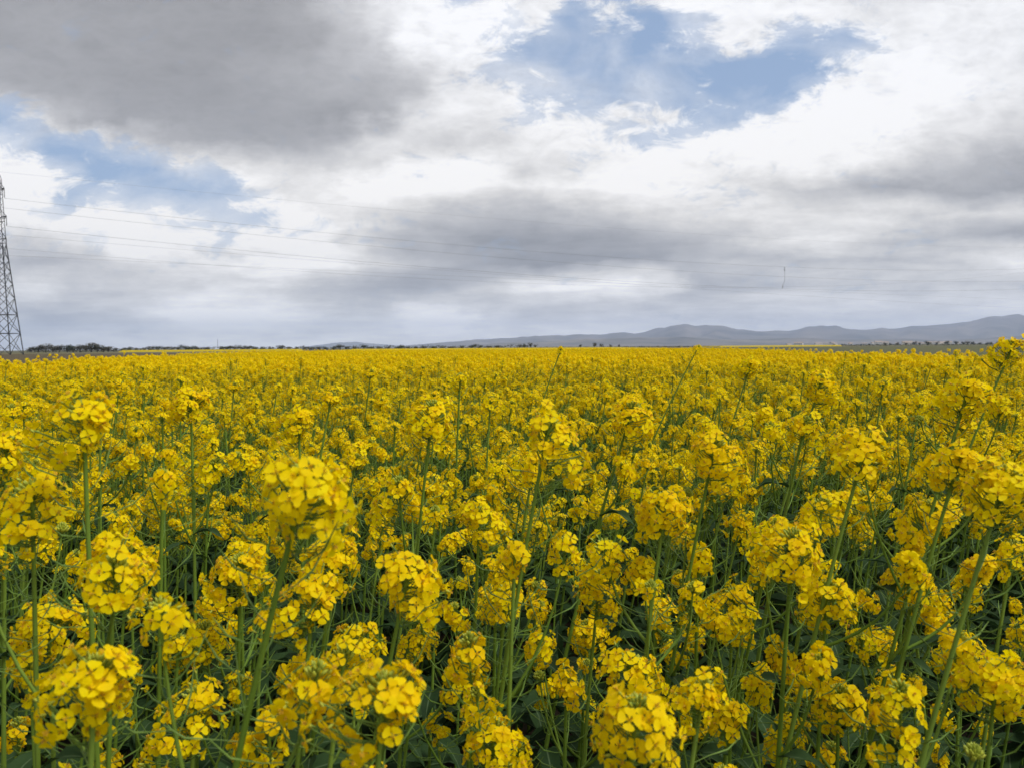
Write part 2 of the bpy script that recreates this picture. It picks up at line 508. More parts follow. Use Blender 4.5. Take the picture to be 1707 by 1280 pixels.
def plant_spec(rg, base, top, nbr=4, lod=0, kind='full', hs=1.0, br_drop=(.05, .24)):
    """parts of one plant: list of (name, builder or (flowers, buds), matrix)"""
    base, top = Vector(base), Vector(top); H = top.z - base.z
    sw = Vector((rg.uniform(-.03, .03), rg.uniform(-.03, .03), 0)) + (top - base) * 0
    sw.x -= (top.x - base.x) * .25
    path = curve(base, top, sw, 14 if lod == 0 else 6)
    P = [Vector(p) for p in path]
    parts = []
    r0 = rg.uniform(.0046, .0068); ns = 7 if lod == 0 else 3
    st = MB()
    tube(st, path, np.linspace(r0, .0023, len(path)), ns, mSTE, rg.random())
    parts.append(('stem', st, None))
    tan = (P[-1] - P[-3]).normalized()
    hd = {'full': BIGH if hs > 1.1 else HEADS, 'side': SIDES, 'bud': BUDS}[kind] if lod == 0 else FARS
    parts.append(('flower_head', rg.choice(hd), M4(frame(tan, rg.uniform(0, 6.28)), P[-1], hs)))
    def pos(f):
        s = f * (len(P) - 1.0001); k = int(s); return P[k].lerp(P[k + 1], s - k)
    zf = 1 - .055 / H; zl = 1 - rg.uniform(.20, .30) / H
    pp = [tuple(pos(zl + (zf - zl) * i / 5)) for i in range(6)]
    pd = pods(rg, pp, rg.randint(12, 22) if lod == 0 else 6)
    a0 = rg.uniform(0, 6.28)
    brs = []
    for b in range(nbr):
        drop = rg.uniform(*br_drop)
        f0 = 1 - (drop + rg.uniform(.10, .26)) / H
        f0 = max(.3, f0)
        s0 = pos(f0); a = a0 + b * 2.4 + rg.uniform(-.4, .4)
        out = rg.uniform(.05, .13)
        end = Vector((s0.x + math.cos(a) * out, s0.y + math.sin(a) * out, top.z - drop))
        bp = curve(s0, end, (math.cos(a) * out * .35, math.sin(a) * out * .35, -.02), 7 if lod == 0 else 4)
        bm = MB(); tube(bm, bp, np.linspace(.0026, .0014, len(bp)), 5 if lod == 0 else 3, mSTE, rg.random())
        parts.append(('branch', bm, None))
        B = [Vector(p) for p in bp]
        bt = (B[-1] - B[-2]).normalized()
        sh = (BUDS if rg.random() < .14 else SIDES if rg.random() < .75 else HEADS) if lod == 0 else FARS2
        parts.append(('flower_head', rg.choice(sh), M4(frame(bt, rg.uniform(0, 6.28)), B[-1], hs * rg.uniform(.85, 1.12))))
        if lod == 0:
            parts.append(('seed_pods', pods(rg, bp[3:-1], rg.randint(4, 9)), None))
            if rg.random() < .7:
                parts.append(('leaf', rg.choice(SMALL), M4(Matrix.Rotation(a, 3, 'Z'), s0, rg.uniform(.7, 1.1))))
    parts.append(('seed_pods', pd, None))
    nl = rg.randint(4, 6) if lod == 0 else 2
    for i in range(nl):
        f = rg.uniform(.15, .62)
        a = a0 + i * 2.4 + 1
        parts.append(('leaf', rg.choice(BIGL if lod == 0 else FARL), M4(Matrix.Rotation(a, 3, 'Z') @ Matrix.Rotation(rg.uniform(-.3, .4), 3, 'Y'), pos(f), rg.uniform(.7, 1.15) * (1 if f < .45 else .7))))
    return parts

MESHES = {}
def mesh_of(mb, name):
    k = id(mb)
    if k not in MESHES: MESHES[k] = (mb.mesh(name), mb)
    return MESHES[k][0]

def build_plant(parts, loc):
    root = bpy.data.objects.new('rapeseed_plant', None)
    COL.objects.link(root); root.location = loc; root.empty_display_size = .05
    for name, mb, m in parts:
        if isinstance(mb, tuple):
            fl, bu = mb
            if fl.n:
                h = obj('flower_head', mesh_of(fl, 'flower_head'), root, m)
                obj('bud_cluster', mesh_of(bu, 'bud_cluster'), h)
            else:
                obj('bud_cluster', mesh_of(bu, 'bud_cluster'), root, m)
        else:
            if mb.n: obj(name, mesh_of(mb, name), root, m)
    return root

def copy_tree(o, parent=None, at_=None):
    c = o.copy(); COL.objects.link(c)
    if parent: c.parent = parent
    for ch in list(o.children):
        copy_tree(ch, c)
    return c

# ------------------------------------------------------------------ ground, fields, hills
def sheet(name, pts, z, mat, kind='structure'):
    me = bpy.data.meshes.new(name)
    me.from_pydata([(x, y, z) for x, y in pts], [], [tuple(range(len(pts)))])
    me.materials.append(mat)
    return tag(obj(name, me), kind=kind)

SOIL = simple('soil', (0.060, 0.045, 0.030), (0.030, 0.026, 0.018), 3.0, 0.95, 0.1, 0.4)
def far_b(K, p, out):
    co = K.n('ShaderNodeTexCoord').outputs['Object']
    st = K.vmath('MULTIPLY', co, (1.0, 2.2, 1.0))
    vo = K.n('ShaderNodeTexVoronoi'); K.lk(st, vo.inputs['Vector']); vo.inputs['Scale'].default_value = .0022
    r, g, b_ = K.sep(vo.outputs['Color'])
    c = K.mix(r, (0.10, 0.105, 0.055), (0.15, 0.125, 0.085))
    c = K.mix(K.math('MULTIPLY', K.math('GREATER_THAN', g, .8), .6), c, (0.36, 0.30, 0.03))
    n = K.noise(co, .05, 6, .6)
    c = K.mix(K.rng(n, .3, .7, 0, .4), c, (0.07, 0.08, 0.045))
    K.lk(c, p.inputs['Base Color'])
FARM = principled('farmland', far_b, 0.95, 0.05)
sheet('ground', [(-15000, -300), (15000, -300), (15000, 19500), (-15000, 19500)], 0, FARM)
FIELD = [(14, -3), (12.6, 18), (13.2, 32), (21, 72), (25, 130), (38, 300), (-60, 300), (-40, 200), (-28, 120), (-24.5, 72), (-17.6, 36), (-13.0, 20), (-14, -3)]
sheet('field_soil', FIELD, .01, SOIL)
BROWN = simple('ploughed_soil', (0.125, 0.098, 0.055), (0.070, 0.060, 0.036), .12, 0.95, 0.05)
DRY = simple('dry_grass', (0.17, 0.15, 0.085), (0.105, 0.11, 0.06), .12, 0.95, 0.05)
STUB = simple('green_brown_crop', (0.100, 0.115, 0.048), (0.100, 0.088, 0.055), .05, 0.95, 0.05)
sheet('ploughed_field', [(-500, 30), (-19, 30), (-32, 120), (-46, 215), (-150, 330), (-500, 330)], .015, BROWN)
sheet('stubble_field', [(-700, 333), (-150, 333), (-50, 220), (-66, 320), (-120, 460), (-700, 460)], .015, DRY)
sheet('green_field', [(16, 30), (400, 30), (520, 700), (90, 620), (42, 300)], .015, STUB)
def yel_b(K, p, out):
    co = K.n('ShaderNodeTexCoord').outputs['Object']
    f = K.rng(K.noise(co, 2.5, 6.0, 0.7), .36, .62)
    K.lk(K.mix(f, (0.16, 0.17, 0.01), (0.66, 0.46, 0.006)), p.inputs['Base Color'])
YEL = principled('distant_bloom', yel_b, 0.8, 0.1)

def canopy(name, x0, x1, y0, y1, step, h, amp, seed, inside=None, skew=0.0):
    nx = max(2, int((x1 - x0) / step[0])); ny = max(2, int((y1 - y0) / step[1]))
    rs = np.random.RandomState(seed)
    X, Y = np.meshgrid(np.linspace(x0, x1, nx), np.linspace(y0, y1, ny))
    Z = h + rs.uniform(-amp, amp, X.shape)
    X = X + rs.uniform(-.3, .3, X.shape) * step[0] + skew * (Y - y0)
    Z[0, :] = .02; Z[-1, :] = .02; Z[:, 0] = .02; Z[:, -1] = .02
    V = np.stack([X, Y, Z], -1).reshape(-1, 3)
    Q = [(j * nx + i, j * nx + i + 1, (j + 1) * nx + i + 1, (j + 1) * nx + i) for j in range(ny - 1) for i in range(nx - 1)]
    if inside:
        Q = [q for q in Q if inside(V[q[0]][0], V[q[0]][1]) and inside(V[q[2]][0], V[q[2]][1])]
    mb = MB(); mb.raw(V, Q, 0)
    return obj(name, mb.mesh(name, [YEL], smooth=False))

def in_poly(x, y, P=FIELD):
    c = False; j = len(P) - 1
    for i in range(len(P)):
        if (P[i][1] > y) != (P[j][1] > y) and x < (P[j][0] - P[i][0]) * (y - P[i][1]) / (P[j][1] - P[i][1]) + P[i][0]: c = not c
        j = i
    return c
tag(canopy('rapeseed_canopy', -62, 40, 88, 300, (.5, .9), 1.10, .09, 4, in_poly), kind='stuff',
    label='far end of the yellow rapeseed field seen as one flat bloom', cat='crop')
tag(canopy('rapeseed_strip', -232, -130, 470, 500, (1.2, 2), 1.1, .12, 5), kind='stuff',
    label='thin yellow rapeseed strip below the tree line at left', cat='crop')
tag(canopy('rapeseed_strip', 187, 300, 720, 800, (1.6, 4), 1.2, .12, 6), kind='stuff',
    label='thin yellow rapeseed strip beyond the brown field at right', cat='crop')

HILL = simple('hillside', (0.230, 0.195, 0.165), (0.040, 0.045, 0.040), .0016, 0.95, 0.05)
def ridge(name, prof, D, foot, back, seed, rough, depth_rows=26):
    """range of hills whose skyline follows (photo x, photo y) at distance D"""
    xs = np.linspace(prof[0][0], prof[-1][0], 420)
    ys = np.interp(xs, [p[0] for p in prof], [p[1] for p in prof])
    rs = np.random.RandomState(seed)
    def octn(n, k):
        g = rs.uniform(-1, 1, k + 2); return np.interp(np.linspace(0, k, n), np.arange(k + 2), g)
    ys = ys + rough * (octn(420, 40) * .55 + octn(420, 110) * .35 + octn(420, 210) * .2)
    R = depth_rows; V = []
    lat = [octn(420, 60) for _ in range(6)]
    for j in range(R):
        v = j / (R - 1)
        fore = v <= .7
        s = v / .7 if fore else 1 - (v - .7) / .3
        dd = foot + (D - foot) * min(1, v / .7) if fore else D + (back - D) * (v - .7) / .3
        for i in range(420):
            r = ray(xs[i], ys[i]); X = r.x / r.y; Z = max(0.0, CAMZ + r.z / r.y * D)
            L = lat[j % 6][i] * .16 + lat[(j // 4) % 6][i] * .26
            sh = (s * s * (3 - 2 * s)) ** 1.1
            z = Z * max(0, sh * (1 + L * (1 - s) * 2.2))
            V.append((X * dd, dd, z - 2 if 0 < j < R - 1 else -.5))
    V = np.array(V)
    Q = [(j * 420 + i, j * 420 + i + 1, (j + 1) * 420 + i + 1, (j + 1) * 420 + i) for j in range(R - 1) for i in range(419)]
    mb = MB(); mb.raw(V, Q, 0)
    return tag(obj(name, mb.mesh(name, [HILL])), kind='structure')
ridge('mountains', [(640, 580), (700, 574), (760, 570), (830, 565), (880, 562), (940, 560), (1000, 558), (1060, 556), (1100, 549), (1140, 545),
                    (1180, 542), (1205, 543), (1230, 550), (1262, 553), (1320, 551), (1350, 547), (1385, 545), (1420, 549), (1460, 550), (1500, 548),
                    (1540, 543), (1600, 538), (1640, 534), (1680, 529), (1707, 527), (1800, 520), (1950, 535), (2150, 573)], 13500, 8500, 16500, 21, 1.3)
ridge('foothills', [(700, 579), (800, 575), (900, 570), (980, 566), (1060, 563), (1120, 562), (1200, 566), (1260, 565), (1330, 564), (1420, 567),
                    (1500, 566), (1580, 568), (1660, 563), (1707, 560), (1850, 566), (2000, 573)], 8200, 6200, 9500, 8, 1.0, 16)
ridge('hills', [(470, 583), (520, 577), (560, 572), (590, 570), (620, 573), (660, 576), (720, 577), (780, 578), (860, 580)], 17500, 15500, 19000, 9, .5, 16)

# ------------------------------------------------------------------ trees on the horizon
CROWN = simple('winter_foliage', (0.105, 0.098, 0.070), (0.060, 0.060, 0.042), 1.2, 0.9, 0.05)
CROWNB = simple('dark_evergreen_foliage', (0.062, 0.075, 0.045), (0.035, 0.045, 0.030), 1.2, 0.9, 0.05)
BARK = simple('bark', (0.06, 0.05, 0.04), (0.035, 0.03, 0.025), 2, 0.9, 0.05)
def crown_mb(rg, h, w, n):
    mb = MB(); lobes = []
    for _ in range(9):
        a = rg.uniform(0, 6.28); r = w * .5 * rg.random() ** .6 * .7
        lobes.append((r * math.cos(a), r * math.sin(a), h * rg.uniform(.38, .80), w * rg.uniform(.16, .28)))
    for i in range(n):
        lx, ly, lz, lr = rg.choice(lobes)
        d = Vector((rg.gauss(0, 1), rg.gauss(0, 1), rg.gauss(0, .8))).normalized() * lr * rg.random() ** .35
        c = Vector((lx, ly, lz)) + d
        q = frame((rg.gauss(0, 1), rg.gauss(0, 1), rg.gauss(0, 1) + .01), rg.uniform(0, 6)); s = rg.uniform(.10, .24) * (h / 6)
        mb.raw([tuple(c + q @ Vector(v)) for v in ((-s, -s * .6, 0), (s, -s * .5, .1 * s), (s * .8, s * .6, 0), (-s * .9, s * .5, -.1 * s))], [(0, 1, 2, 3)], 0)
    return mb
TRG = random.Random(31)
TPROTO = []
for k in range(6):
    h, w = 6.0, TRG.uniform(5.5, 8.5)
    tb = MB()
    tube(tb, curve((0, 0, 0), (TRG.uniform(-.3, .3), 0, h * .55), (.1, 0, 0), 5), np.linspace(.24, .09, 5), 6, 0)
    for i in range(6):
        a = i * 1.05; tube(tb, curve((0, 0, h * TRG.uniform(.22, .4)), (math.cos(a) * w * .35, math.sin(a) * w * .35, h * TRG.uniform(.55, .8)), (0, 0, -.2), 4), [.12, .09, .06, .02], 4, 0)
    root = bpy.data.objects.new('tree', None); COL.objects.link(root)
    obj('crown', crown_mb(TRG, h, w, 900).mesh('crown', [CROWNB if k in (2, 5) else CROWN], smooth=False), root)
    obj('trunk', tb.mesh('trunk', [BARK]), root)
    TPROTO.append(root)
used_t = set()
def tree(px, D, hgt, k, label, group, sx=1.0):
    k %= 6
    if k in used_t: r = copy_tree(TPROTO[k])
    else: r = TPROTO[k]; used_t.add(k)
    p = at(px, 580, D)
    r.location = (p.x, p.y, 0); r.scale = (hgt / 6 * sx, hgt / 6 * sx, hgt / 6)
    r.rotation_euler = (0, 0, TRG.uniform(0, 6.28))
    tag(r, label, 'tree', group)
LT = [(52, 6), (64, 7), (76, 9.5), (88, 7.5), (99, 8), (112, 7), (122, 8), (134, 8), (143, 8), (152, 10.5), (162, 8), (172, 7), (181, 6),
      (193, 4.6), (206, 4.5), (217, 5.0), (229, 4.4), (241, 4.6), (252, 6.2), (263, 6.8), (274, 6.2), (286, 6), (297, 5.2), (309, 7.2), (320, 6), (333, 5),
      (345, 5), (369, 5.5), (380, 6.0), (391, 6.8), (402, 5.8), (413, 6.4), (425, 5), (437, 4.6), (452, 4.3), (467, 6.4), (480, 4.5), (494, 4.5),
      (507, 4.6), (519, 4.3), (531, 4.4), (543, 4.4), (556, 4.5), (567, 6.4), (578, 4.6), (592, 4), (606, 6.6), (618, 4), (633, 4), (648, 4),
      (662, 4), (668, 5.4), (679, 4), (692, 4), (708, 4), (722, 4.2), (738, 4), (754, 4), (770, 4.2), (788, 5.8), (799, 4.2), (814, 4), (829, 4.4)]
for i, (x, h) in enumerate(LT):
    side = 'beside the pylon foot' if x < 60 else 'in the clump right of the pylon' if x < 186 else 'on the horizon above the thin yellow strip' if x < 450 else 'in the low row left of the mountains'
    look = 'tallest dark rounded tree' if h in (9.5, 10.5) else 'dark rounded tree' if h > 5.9 else 'small low dark tree'
    if h == 9.5: look = 'tall broad grey tree, left of two tallest,'
    if h == 10.5: look = 'tall broad grey tree, right of two tallest,'
    tree(x, 520 if x < 190 else 620, h * 0.62 * (1.0 if x < 190 else 1.1), i * 5 + (i // 3), look + ' ' + side, 'trees along the left horizon', TRG.uniform(1.5, 2.2))
for i, (x, h) in enumerate([(866, 5), (874, 5.5), (884, 7), (893, 5), (968, 4.5), (991, 6.5), (1003, 5), (1018, 4), (1032, 4)]):
    lab = {991: 'single dark round tree on the horizon right of the centre stalk', 884: 'tallest dark tree of the small clump left of the centre stalk'}.get(x, 'small dark tree on the horizon below the blue mountains, near the centre')
    tree(x, 800, h * .85, i * 7 + 1, lab, 'trees on the central horizon', 1.0)
for i, x in enumerate([1390, 1404, 1418, 1436, 1449, 1462, 1476, 1483, 1496, 1510, 1524, 1533, 1547, 1562, 1578, 1593, 1606, 1613, 1622, 1634, 1646, 1652, 1662, 1676, 1690, 1704]):
    tree(x, 900, TRG.uniform(3.0, 5.2) if x > 1470 else 2.4, i * 3 + 2, 'dark tree in the row along the right horizon behind the brown field', 'trees along the right horizon', TRG.uniform(.9, 1.4))
# low hedge line that ties the far rows together
def hedge(name, x0, x1, D, h, w, label):
    rg = random.Random(int(x0) + 7); mb = MB()
    a, b = at(x0, 580, D), at(x1, 580, D); L = (b - a).length
    for i in range(int(L * 9)):
        t = rg.random(); c = a.lerp(b, t); hh = h * (.55 + .45 * abs(math.sin(t * 37) * math.cos(t * 91)))
        c = Vector((c.x, c.y + rg.uniform(-w, w), rg.random() ** .8 * hh)); s = rg.uniform(.22, .5)
        q = frame((rg.gauss(0, 1), rg.gauss(0, 1), rg.gauss(0, 1) + .01))
        mb.raw([tuple(c + q @ Vector(v)) for v in ((-s, -s * .6, 0), (s, -s * .5, 0), (s * .8, s * .6, 0), (-s * .9, s * .5, 0))], [(0, 1, 2, 3)], 0)
    tag(obj(name, mb.mesh(name, [CROWN], smooth=False)), label, 'hedge', kind='stuff')
hedge('hedge', 44, 880, 640, 3.7, 1.2, 'low dark hedgerow running along the left horizon under the trees')
hedge('hedge', 44, 190, 540, 4.2, 2.5, 'thick grey thicket between the tall trees right of the pylon')
hedge('hedge', 860, 1240, 820, 1.4, 1.2, 'thin dark hedge line at the centre horizon')
hedge('hedge', 1395, 1720, 905, 2.2, 1.2, 'low dark hedge under the tree row at right')

# thin mast standing behind the left trees
mp = at(363, 580, 1500)
mm = MB()
tube(mm, [(0, 0, 0), (0, 0, 12), (0, 0, 21)], [.5, .4, .2], 4, 0)
for z in (8, 14, 18): tube(mm, [(-1, 0, z), (1, 0, z)], .12, 4, 0)
o = obj('radio_mast', mm.mesh('radio_mast', [STEEL])); o.location = (mp.x, mp.y, 0)
tag(o, 'thin grey mast rising above the trees on the left horizon', 'mast')

# distant town
WHITE = simple('white_render', (0.78, 0.76, 0.72), (0.66, 0.64, 0.6), .2, 0.8, 0.1)
TILE = simple('roof_tile', (0.42, 0.33, 0.27), (0.32, 0.25, 0.21), .5, 0.8, 0.1)
WIN = simple('dark_window', (0.05, 0.06, 0.07), (0.03, 0.03, 0.04), .5, 0.3, 0.5)
def box(mb, x0, x1, y0, y1, z0, z1, mat):
    V = [(x, y, z) for z in (z0, z1) for y in (y0, y1) for x in (x0, x1)]
    mb.raw(V, [(0, 2, 3, 1), (4, 5, 7, 6), (0, 1, 5, 4), (2, 6, 7, 3), (0, 4, 6, 2), (1, 3, 7, 5)], mat)
hb = MB(); box(hb, -7, 7, -5, 5, 0, 6, 0)
for x in (-5, -1.5, 2, 5): 
    for z in (1.2, 4): box(hb, x - .6, x + .6, -5.05, -5.003, z, z + 1.3, 1)
rb = MB(); rb.raw([(-7.4, -5.4, 6), (7.4, -5.4, 6), (7.4, 0, 8.6), (-7.4, 0, 8.6), (7.4, 5.4, 6), (-7.4, 5.4, 6)], [(0, 1, 2, 3), (3, 2, 4, 5), (0, 3, 5, 5), (1, 4, 2, 2)][:2], 0)
hw_me, hr_me = hb.mesh('wall', [WHITE, WIN], smooth=False), rb.mesh('roof', [TILE], smooth=False)
house0 = bpy.data.objects.new('house', None); COL.objects.link(house0)
obj('wall', hw_me, house0); obj('roof', hr_me, house0)
WRG = random.Random(77)
for i in range(46):
    h = house0 if i == 0 else copy_tree(house0)
    p = at(WRG.triangular(1300, 1690, 1430), 577, WRG.uniform(2900, 4600))
    h.location = (p.x, p.y, 0); h.rotation_euler = (0, 0, WRG.uniform(-.6, .6)); s = WRG.uniform(.8, 1.7); h.scale = (s * WRG.uniform(.9, 2), s, s)
    tag(h, 'tiny white house of the far town below the mountains at right', 'house', 'white houses of the distant town')

# ------------------------------------------------------------------ pylon and power lines
PY_D = 260.0
pb = at(8, 585, PY_D); PYL = Vector((pb.x, pb.y, 0))
LDIR = Vector((.862, .507, 0)); ADIR = Vector((.69, -.72, 0)).normalized()
def wire_fit(tip, samples):
    """real height of a line along its course, from three sightings"""
    S, Z = [], []
    for (x, y) in samples:
        r = ray(x, y)
        # tip + s*LDIR lies in the vertical plane of the sighting
        s = (tip.x * r.y - tip.y * r.x) / (LDIR.y * r.x - LDIR.x * r.y)
        p = tip + LDIR * s
        S.append(s); Z.append(CAMZ + r.z / r.y * p.y)
    return np.polyfit(S, Z, 2)
ARM1, ARM2, ARM3 = 7.0, 8.6, 7.4
LINES = [('thin earth wire running from the pylon top, highest of the lines', 0.0, [(10, 288), (453, 332), (1000, 379)], .016),
         ('upper power line on the near side, second highest of the wires', ARM1, [(10, 331.5), (856, 417), (1307, 445.5)], .029),
         ('upper power line on the far side, just below the second highest wire', -ARM1, [(10, 347.6), (856, 431.7), (1603, 470)], .029),
         ('middle power line on the near side, tied to the short hanging cable at right', ARM2, [(12, 378), (856, 457), (1307, 482)], .031),
         ('middle power line on the far side, close under the thicker middle wire', -ARM2, [(50, 395.5), (750, 452), (1350, 494.5)], .022),
         ('lower power line on the near side, second lowest of the wires', ARM3, [(50, 418), (403, 446), (856, 472)], .020),
         ('lowest faint power line, passing nearest the horizon clouds', -ARM3, [(50, 431), (403, 459.5), (695, 476)], .020)]
S_END = 705.0
fits = []
for lab, off, smp, r in LINES:
    tip = PYL + ADIR * off
    c = wire_fit(tip, smp)
    z0, z1 = np.polyval(c, 0), np.polyval(c, S_END)
    # keep a sagging span and sane far height
    if c[0] < 2e-5 or z1 > 75 or z1 < 14:
        s_m = 330.0; zm = np.polyval(c, s_m)
        z1 = z0 + 1.0
        c = np.polyfit([0, s_m, S_END], [z0, zm, max(z1, zm + 1)], 2)
    fits.append((tip, c))
    mb = MB()
    pts = [tuple(tip + LDIR * s + Vector((0, 0, float(np.polyval(c, s))))) for s in np.linspace(0, S_END, 70)]
    tube(mb, pts, r, 4, 0)
    tag(obj('power_line', mb.mesh('power_line', [WIRE])), lab, 'power line', 'power lines crossing the sky')
    print('wire', round(off, 1), [round(float(np.polyval(c, s)), 1) for s in (0, 200, 400, S_END)])
# hanging jumper between upper and middle near-side lines, seen at photo x 1307
def on_line(k, x):
    tip, c = fits[k]; r = ray(x, 470)
    s = (tip.x * r.y - tip.y * r.x) / (LDIR.y * r.x - LDIR.x * r.y)
    return tip + LDIR * s + Vector((0, 0, float(np.polyval(c, s))))
ja, jb = on_line(1, 1308), on_line(3, 1304.5)
jm = MB()
L_ = ja - jb
tube(jm, [tuple(ja), tuple(ja - Vector((0, 0, L_.z * .62))), tuple(jb + Vector((0, 0, L_.z * .12))), tuple(jb)], [.07, .06, .08, .08], 5, 0)
for f, s in ((.04, .20), (.14, .28), (.9, .22)):
    c = ja.lerp(jb, f); ellipsoid(jm, c, (0, 0, 1), s * 1.6, s, 0, .5, 6)
tag(obj('jumper_cable', jm.mesh('jumper_cable', [WIRE])), 'short vertical cable hanging between two power lines in the right half', 'cable')

def bar(mb, a, b, r): tube(mb, [tuple(a), tuple(b)], r, 4, 0)
def make_pylon():
    root = bpy.data.objects.new('pylon', None); COL.objects.link(root)
    th = rad(16); Rb, Rw, Rt = 5.4, 1.5, .75
    zw = float(np.polyval(fits[5][1], 0)) + 2; zt = float(np.polyval(fits[0][1], 0)) + .1
    def corner(k, z):
        r = Rb + (Rw - Rb) * min(1, z / zw) if z < zw else Rw + (Rt - Rw) * (z - zw) / (zt - 2 - zw)
        a = th + k * math.pi / 2
        return Vector((r * math.cos(a), r * math.sin(a), z))
    zs = [0.0]
    step = 7.0
    while zs[-1] < zw - 2.4: zs.append(min(zw, zs[-1] + step)); step *= .87
    zs[-1] = zw
    body, brace = MB(), MB()
    for k in range(4):
        leg = MB(); bar(leg, corner(k, -.3), corner(k, zw), .21)
        obj('leg', leg.mesh('leg', [STEEL]), root)
    for i in range(len(zs) - 1):
        for k in range(4):
            a, b, c, d = corner(k, zs[i]), corner(k + 1, zs[i]), corner(k, zs[i + 1]), corner(k + 1, zs[i + 1])
            bar(brace, a, d, .11); bar(brace, b, c, .11)
            if i < 2: bar(brace, c, d, .10)
            if i == 0: bar(brace, a.lerp(d, .25), a.lerp(b, .5) + Vector((0, 0, 2.8)), .07)
    obj('bracing', brace.mesh('bracing', [STEEL]), root)
    z = zw; mast = MB()
    while z < zt - 3:
        z2 = min(z + 1.9, zt - 2)
        for k in range(4):
            bar(mast, corner(k, z), corner(k, z2), .12); bar(mast, corner(k, z), corner(k + 1, z2), .06)
        z = z2
    for k in range(4): bar(mast, corner(k, z), Vector((0, 0, zt)), .10)
    obj('mast', mast.mesh('mast', [STEEL]), root)
    for lv, arm in ((1, ARM1), (3, ARM2), (5, ARM3)):
        for sg, q in ((1, lv), (-1, lv + 1)):
            zi = float(np.polyval(fits[q][1], 0)); tipz = zi + 3.3
            tip = ADIR * arm * sg + Vector((0, 0, tipz))
            am = MB()
            for k in range(4):
                cr = corner(k, tipz)
                if cr.dot(ADIR) * sg > 0 or True:
                    bar(am, cr, tip, .10)
            bar(am, Vector((0, 0, tipz + 3.2)), tip, .10); bar(am, Vector((0, 0, tipz + 3.2)) + ADIR * sg * 1.0, tip.lerp(Vector((0, 0, tipz)), .5), .07)
            ao = obj('crossarm', am.mesh('crossarm', [STEEL]), root)
            im = MB(); n = 10
            for j in range(n):
                zc = tipz - .25 - j * (3.0 / n)
                ellipsoid(im, tip - Vector((0, 0, .25 + j * (3.0 / n))), (0, 0, 1), .13, .17, 0, .5, 6)
            bar(im, tip, tip - Vector((0, 0, 3.35)), .05)
            obj('insulator', im.mesh('insulator', [GLASS]), ao)
    return root
py = make_pylon(); py.location = PYL
tag(py, 'tall grey lattice pylon cut off by the left edge of the view', 'pylon')
py2 = copy_tree(py); py2.location = PYL + LDIR * S_END
tag(py2, 'grey lattice pylon at the far right end of the power lines', 'pylon')

